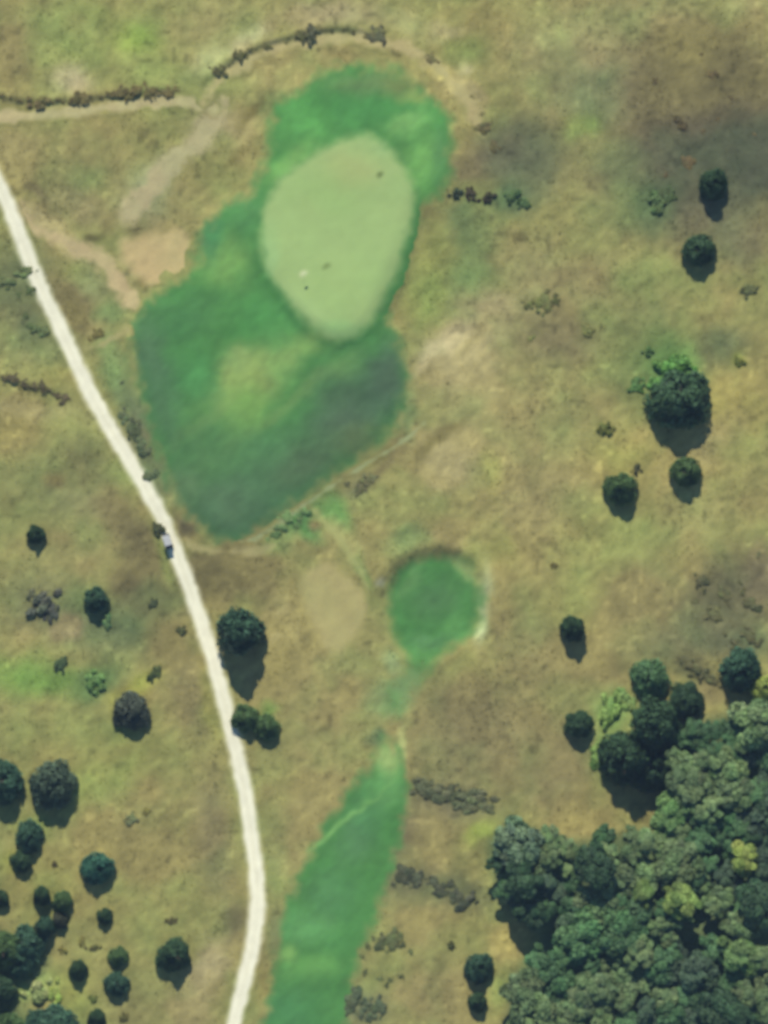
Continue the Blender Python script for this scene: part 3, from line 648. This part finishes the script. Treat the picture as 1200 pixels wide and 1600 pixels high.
shrub(1172,452,13,(92,98,66),'dark olive bush at the right edge below the upper trees')
shrub(1024,322,17,(84,104,70),'low dark green bush left of the two topmost right trees')
shrub(1044,306,11,(80,96,66),'small dark green bush left of the topmost right tree')
shrub(712,301,11,(66,78,66),'left one of three dark shrubs in a row beside the apron')
shrub(737,303,11,(66,62,50),'middle one of three dark shrubs in a row beside the apron')
shrub(761,308,11,(66,64,50),'right one of three dark shrubs in a row beside the apron')
shrub(58,1544,24,(150,164,116),'pale green bush among the trees of the lower left wood')
shrub(88,1554,15,(140,160,92),'small bright green bush among the trees of the lower left wood')
shrub(952,1112,26,(110,138,82),'large bright green bush standing in for a sunlit tree side at the upper left of the wood')  # these three bright bushes stand in for the sunlit sides of trees
shrub(978,1098,16,(116,142,88),'smaller bright green bush standing in for a sunlit tree side at the upper left of the wood')
shrub(936,1178,20,(110,138,80),'bright green bush standing in for a sunlit tree side left of the deep shadow at the wood edge')
def row(pts, r0, r1, colr, label, group, jit=4, fl=.4):
    for (x_, y_) in pts:
        shrub(x_ + rt.gauss(0, jit), y_ + rt.gauss(0, jit * .8), r0 * .8 + (r1 * 1.7 - r0 * .8) * rt.random() ** 1.5, colr, label, group, fl, lift=rt.uniform(1.1, 1.7))
def along(line, n): 
    idx = np.linspace(2, len(line) - 2, n); return [(line[int(i)][0] / S + 600, 800 - line[int(i)][1] / S) for i in idx]
row([p for p in along(line_px([(-5,150),(60,156),(110,154),(165,149),(210,145),(285,139)], 12), 34)], 3.5, 7, (98,92,62), 'dark low shrub on the bank above the tan dirt track', 'shrubs above the dirt track', 3)
row([p for p in along(line_px([(335,116),(365,94),(400,76),(450,60),(490,50),(540,47),(602,57)], 12), 30)], 3, 6.5, (98,98,66), 'dark low shrub on the curved bank above the apron', 'shrubs along the curved bank', 3)
row([(478,52),(488,50),(498,49),(588,56),(594,58)], 6, 8, (80,82,66), 'larger dark shrub on the curved bank above the apron', 'larger shrubs on the curved bank', 2)
row(along(line_px([(0,586),(40,600),(75,608),(105,621)], 10), 15), 4, 7, (92,86,64), 'dark low shrub along the ditch left of the road', 'shrubs along the ditch', 3)
row([(148,524),(156,521),(140,527)], 5, 8, (96,92,56), 'brown shrub where a short path leaves the road', 'shrubs at the short path', 2)
row([(216,700),(226,706),(222,692),(236,742),(206,672),(196,650),(210,665),(186,600)], 5, 9, (84,96,72), 'dark shrub between the road and the apron left edge', 'shrubs between road and apron', 4)
row([(442,826),(456,818),(466,806),(478,796),(430,838),(450,808),(420,842)], 5, 9, (92,118,78), 'green shrub along the footpath at the apron tip', 'shrubs at the apron tip', 3)
row([(545,756),(558,760),(568,752),(580,750)], 5, 8, (96,98,72), 'dark shrub below the thin footpath', 'shrubs below the footpath', 3)
row([(652,1232),(665,1240),(680,1238),(692,1246),(706,1240),(718,1238),(728,1250),(738,1262),(752,1258),(766,1262),(744,1246),(690,1232)], 6, 11, (84,90,68), 'dark low scrub right of the fairway top end', 'upper scrub beside the fairway', 4)
row([(612,1376),(624,1370),(638,1366),(650,1372),(664,1370),(676,1380),(690,1390),(704,1394),(718,1400),(732,1404),(644,1378),(700,1384),(620,1362)], 6, 11, (76,82,66), 'dark low scrub right of the fairway middle', 'middle scrub beside the fairway', 4)
row([(578,1482),(590,1472),(602,1466),(616,1470),(630,1478),(642,1490),(566,1500),(590,1530),(602,1538),(614,1534),(626,1524),(572,1516)], 6, 10, (84,92,62), 'dark low scrub in a ring right of the fairway lower part', 'ring of scrub beside the fairway', 4)
row([(544,1560),(556,1566),(568,1572),(582,1574),(594,1572),(556,1584),(570,1590),(546,1578)], 7, 12, (80,92,72), 'dark low scrub by the fairway at the bottom edge', 'lowest scrub beside the fairway', 4)
row([(1090,914),(1128,926),(1166,922),(1184,950),(1150,905),(1170,990),(1130,996),(1062,1032),(1084,1042),(1098,1056),(1110,1064),(1150,1012),(1186,1010),(1094,940),(1120,960),(1180,870)], 5, 10, (92,94,66), 'dark low scrub on the brown slope above the wood at right', 'scrub on the brown slope', 5)
row([(1096,84),(1102,110),(1110,114),(1020,122),(1028,144),(1090,208),(1060,200),(1150,150),(1170,200),(1120,190),(1075,250),(1030,270)], 4, 8, (98,88,62), 'brown low scrub in the brown patch at the upper right', 'scrub in the brown patch', 5)
row([(826,470),(840,474),(856,474),(870,470),(912,512),(924,520),(940,505),(836,532)], 5, 9, (100,104,66), 'olive low scrub in the dry grass right of the putting green', 'scrub in the dry grass', 4)
row([(676,92),(736,150),(748,178),(770,228),(752,200)], 5, 8, (98,94,66), 'small dark shrub at the right end of the terrace path', 'shrubs at the terrace path end', 3)
row([(40,430),(52,452),(20,462),(46,510),(34,490),(8,440),(60,520)], 5, 9, (92,106,72), 'dark green low scrub between the left edge and the upper road', 'scrub left of the upper road', 4)

# ------------------------------------------------------------------ flagstick on the putting green
M_WHITE = simple('white_paint', (.78, .78, .75), .4, 0, 20, .05)
fx, fy = P(474, 430); fz = hz(fx, fy) + .055
flag = bpy.data.objects.new('golf_flagstick', None); col.objects.link(flag); flag.location = (fx, fy, fz)
tag(flag, 'white golf flagstick standing in the lower left of the putting green', 'flagstick')
vs_, fs = [], []; tube(vs_, fs, [(0, 0, -.1), (0, 0, 1.1), (0, 0, 2.25)], [.012, .011, .008], 8)
m_ = bpy.data.meshes.new('pole'); m_.from_pydata(vs_, [], fs); link('pole', m_, M_WHITE, flag)
vv, ff = [], []
for i in range(9):
    u = i / 8 * .55; wv = .05 * math.sin(i * 1.3) * i / 8
    for z in (2.2, 1.82): 
        for s in (-.003, .003): vv.append((u * .86 + wv * .4 + s * .4, u * .5 + wv + s, z))
for i in range(8):
    a = i * 4; b = a + 4
    ff += [(a, b, b + 2, a + 2), (a + 1, a + 3, b + 3, b + 1), (a, a + 1, b + 1, b), (a + 2, b + 2, b + 3, a + 3)]
m_ = bpy.data.meshes.new('flag'); m_.from_pydata(vv, [], ff); link('flag', m_, M_WHITE, flag)
vs_, fs = [], []; tube(vs_, fs, [(0, 0, -.01), (0, 0, .012)], [.075, .075], 16); tube(vs_, fs, [(0, 0, .012), (0, 0, -.01)], [.06, .06], 16)
m_ = bpy.data.meshes.new('cup'); m_.from_pydata(vs_, [], fs); link('cup', m_, M_WHITE, flag)

# ------------------------------------------------------------------ golf cart on the gravel road
M_BODY = simple('cart_body', (.055, .05, .045), .75, 0, 8, .06)
M_ROOF = simple('cart_roof', (.44, .44, .40), .5, 0, 10, .15)
M_RUB = simple('rubber', (.02, .02, .02), .8, 0, 30, .2)
M_SEAT = simple('cart_seat', (.11, .10, .09), .6, 0, 30, .2)
M_MET = simple('grey_metal', (.35, .35, .36), .35, .8, 40, .1)
M_GLASS = bpy.data.materials.new('screen_glass'); M_GLASS.use_nodes = True
_b = M_GLASS.node_tree.nodes['Principled BSDF']; _b.inputs['Roughness'].default_value = .05; _b.inputs['Transmission Weight'].default_value = 1; _b.inputs['Base Color'].default_value = (.85, .9, .9, 1)
import bmesh
def prism(name, prof, w, mat, parent, y0=0, bev=.03):
    """side profile (x, z) extruded across y"""
    bm = bmesh.new(); n = len(prof)
    a = [bm.verts.new((x, y0 - w / 2, z)) for x, z in prof]; b = [bm.verts.new((x, y0 + w / 2, z)) for x, z in prof]
    bm.faces.new(a[::-1]); bm.faces.new(b)
    for i in range(n): bm.faces.new((a[i], a[(i + 1) % n], b[(i + 1) % n], b[i]))
    bmesh.ops.recalc_face_normals(bm, faces=bm.faces)
    if bev: bmesh.ops.bevel(bm, geom=list(bm.edges), offset=bev, segments=2, affect='EDGES', clamp_overlap=True)
    m = bpy.data.meshes.new(name); bm.to_mesh(m); bm.free(); return link(name, m, mat, parent)
cx_, cy_ = P(262, 846)
cart = bpy.data.objects.new('golf_cart', None); col.objects.link(cart); cart.location = (cx_, cy_, hz(cx_, cy_) + .055); cart.rotation_euler.z = R(-72)
tag(cart, 'small golf cart with pale grey roof on the white gravel road', 'golf cart')
prism('body', [(-1.15,.30),(-1.15,.62),(-.5,.66),(-.42,.32),(.42,.30),(.52,.72),(.80,.80),(1.08,.66),(1.15,.42),(1.10,.25),(-1.05,.22)], 1.14, M_BODY, cart)
prism('seat', [(-.55,.66),(-.05,.66),(-.03,.78),(-.55,.76)], 1.0, M_SEAT, cart)
prism('backrest', [(-.58,.80),(-.48,.80),(-.58,1.18),(-.68,1.16)], 1.0, M_SEAT, cart)
prism('roof', [(-.98,1.78),(-.9,1.86),(.55,1.88),(.72,1.80),(.7,1.77),(-.95,1.75)], 1.16, M_ROOF, cart)
prism('bag_well', [(-1.2,.5),(-.78,.5),(-.78,.56),(-1.2,.56)], .95, M_RUB, cart, bev=.01)
for s in (-1, 1):
    for (xa, za, xb, zb) in ((.66,.76,.52,1.78), (-.66,.68,-.8,1.77)):
        vs_, fs = [], []; tube(vs_, fs, [(xa, s * .5, za), (xb, s * .52, zb)], [.02, .02], 8)
        m_ = bpy.data.meshes.new('roof_post'); m_.from_pydata(vs_, [], fs); link('roof_post', m_, M_MET, cart)
    for wx in (-.78, .80):
        bm = bmesh.new(); bmesh.ops.create_cone(bm, cap_ends=True, segments=20, radius1=.23, radius2=.23, depth=.2)
        bmesh.ops.bevel(bm, geom=[e for e in bm.edges if len(e.link_faces) == 2 and any(len(f.verts) > 4 for f in e.link_faces)], offset=.04, segments=2, affect='EDGES')
        bmesh.ops.rotate(bm, verts=bm.verts, matrix=__import__('mathutils').Matrix.Rotation(R(90), 3, 'X'))
        m_ = bpy.data.meshes.new('wheel'); bm.to_mesh(m_); bm.free(); w_ = link('wheel', m_, M_RUB, cart); w_.location = (wx, s * .5, .23)
        bm = bmesh.new(); bmesh.ops.create_cone(bm, cap_ends=True, segments=16, radius1=.12, radius2=.10, depth=.02)
        bmesh.ops.rotate(bm, verts=bm.verts, matrix=__import__('mathutils').Matrix.Rotation(R(-90 * s), 3, 'X'))
        m_ = bpy.data.meshes.new('rim'); bm.to_mesh(m_); bm.free(); r_ = link('rim', m_, M_MET, w_); r_.location = (0, s * .105, 0)
prism('windscreen', [(.655,.80),(.665,.80),(.535,1.74),(.525,1.74)], .94, M_GLASS, cart, bev=0)
vs_, fs = [], []; ring = [(.30 + .05 * math.cos(a), -.25 + .16 * math.sin(a), 1.0 + .15 * math.cos(a)) for a in np.linspace(0, 2 * math.pi, 17)]
tube(vs_, fs, ring, [.014] * 17, 6); tube(vs_, fs, [(.5, -.25, .72), (.30, -.25, 1.0)], [.018, .018], 6)
m_ = bpy.data.meshes.new('steering_wheel'); m_.from_pydata(vs_, [], fs); link('steering_wheel', m_, M_RUB, cart)

# ------------------------------------------------------------------ the air between the aeroplane and the ground
bm = bmesh.new(); bmesh.ops.create_cube(bm, size=1)
zb_ = float(gz.min()) - 1.0; zt_ = CAM_H + 20
bmesh.ops.scale(bm, vec=(5900, 5900, zt_ - zb_), verts=bm.verts); bmesh.ops.translate(bm, vec=(0, 0, (zt_ + zb_) / 2), verts=bm.verts)
m_ = bpy.data.meshes.new('haze'); bm.to_mesh(m_); bm.free()
M_HAZE = bpy.data.materials.new('haze_air'); M_HAZE.use_nodes = True
n_ = M_HAZE.node_tree.nodes; n_.remove(n_['Principled BSDF'])
pv = n_.new('ShaderNodeVolumePrincipled'); pv.inputs['Color'].default_value = (.5, .72, 1, 1); pv.inputs['Density'].default_value = 2.8e-5
M_HAZE.node_tree.links.new(pv.outputs[0], n_['Material Output'].inputs['Volume'])
tag(link('haze', m_, M_HAZE), 'thin bluish haze of the air over the land', 'haze', kind='stuff')
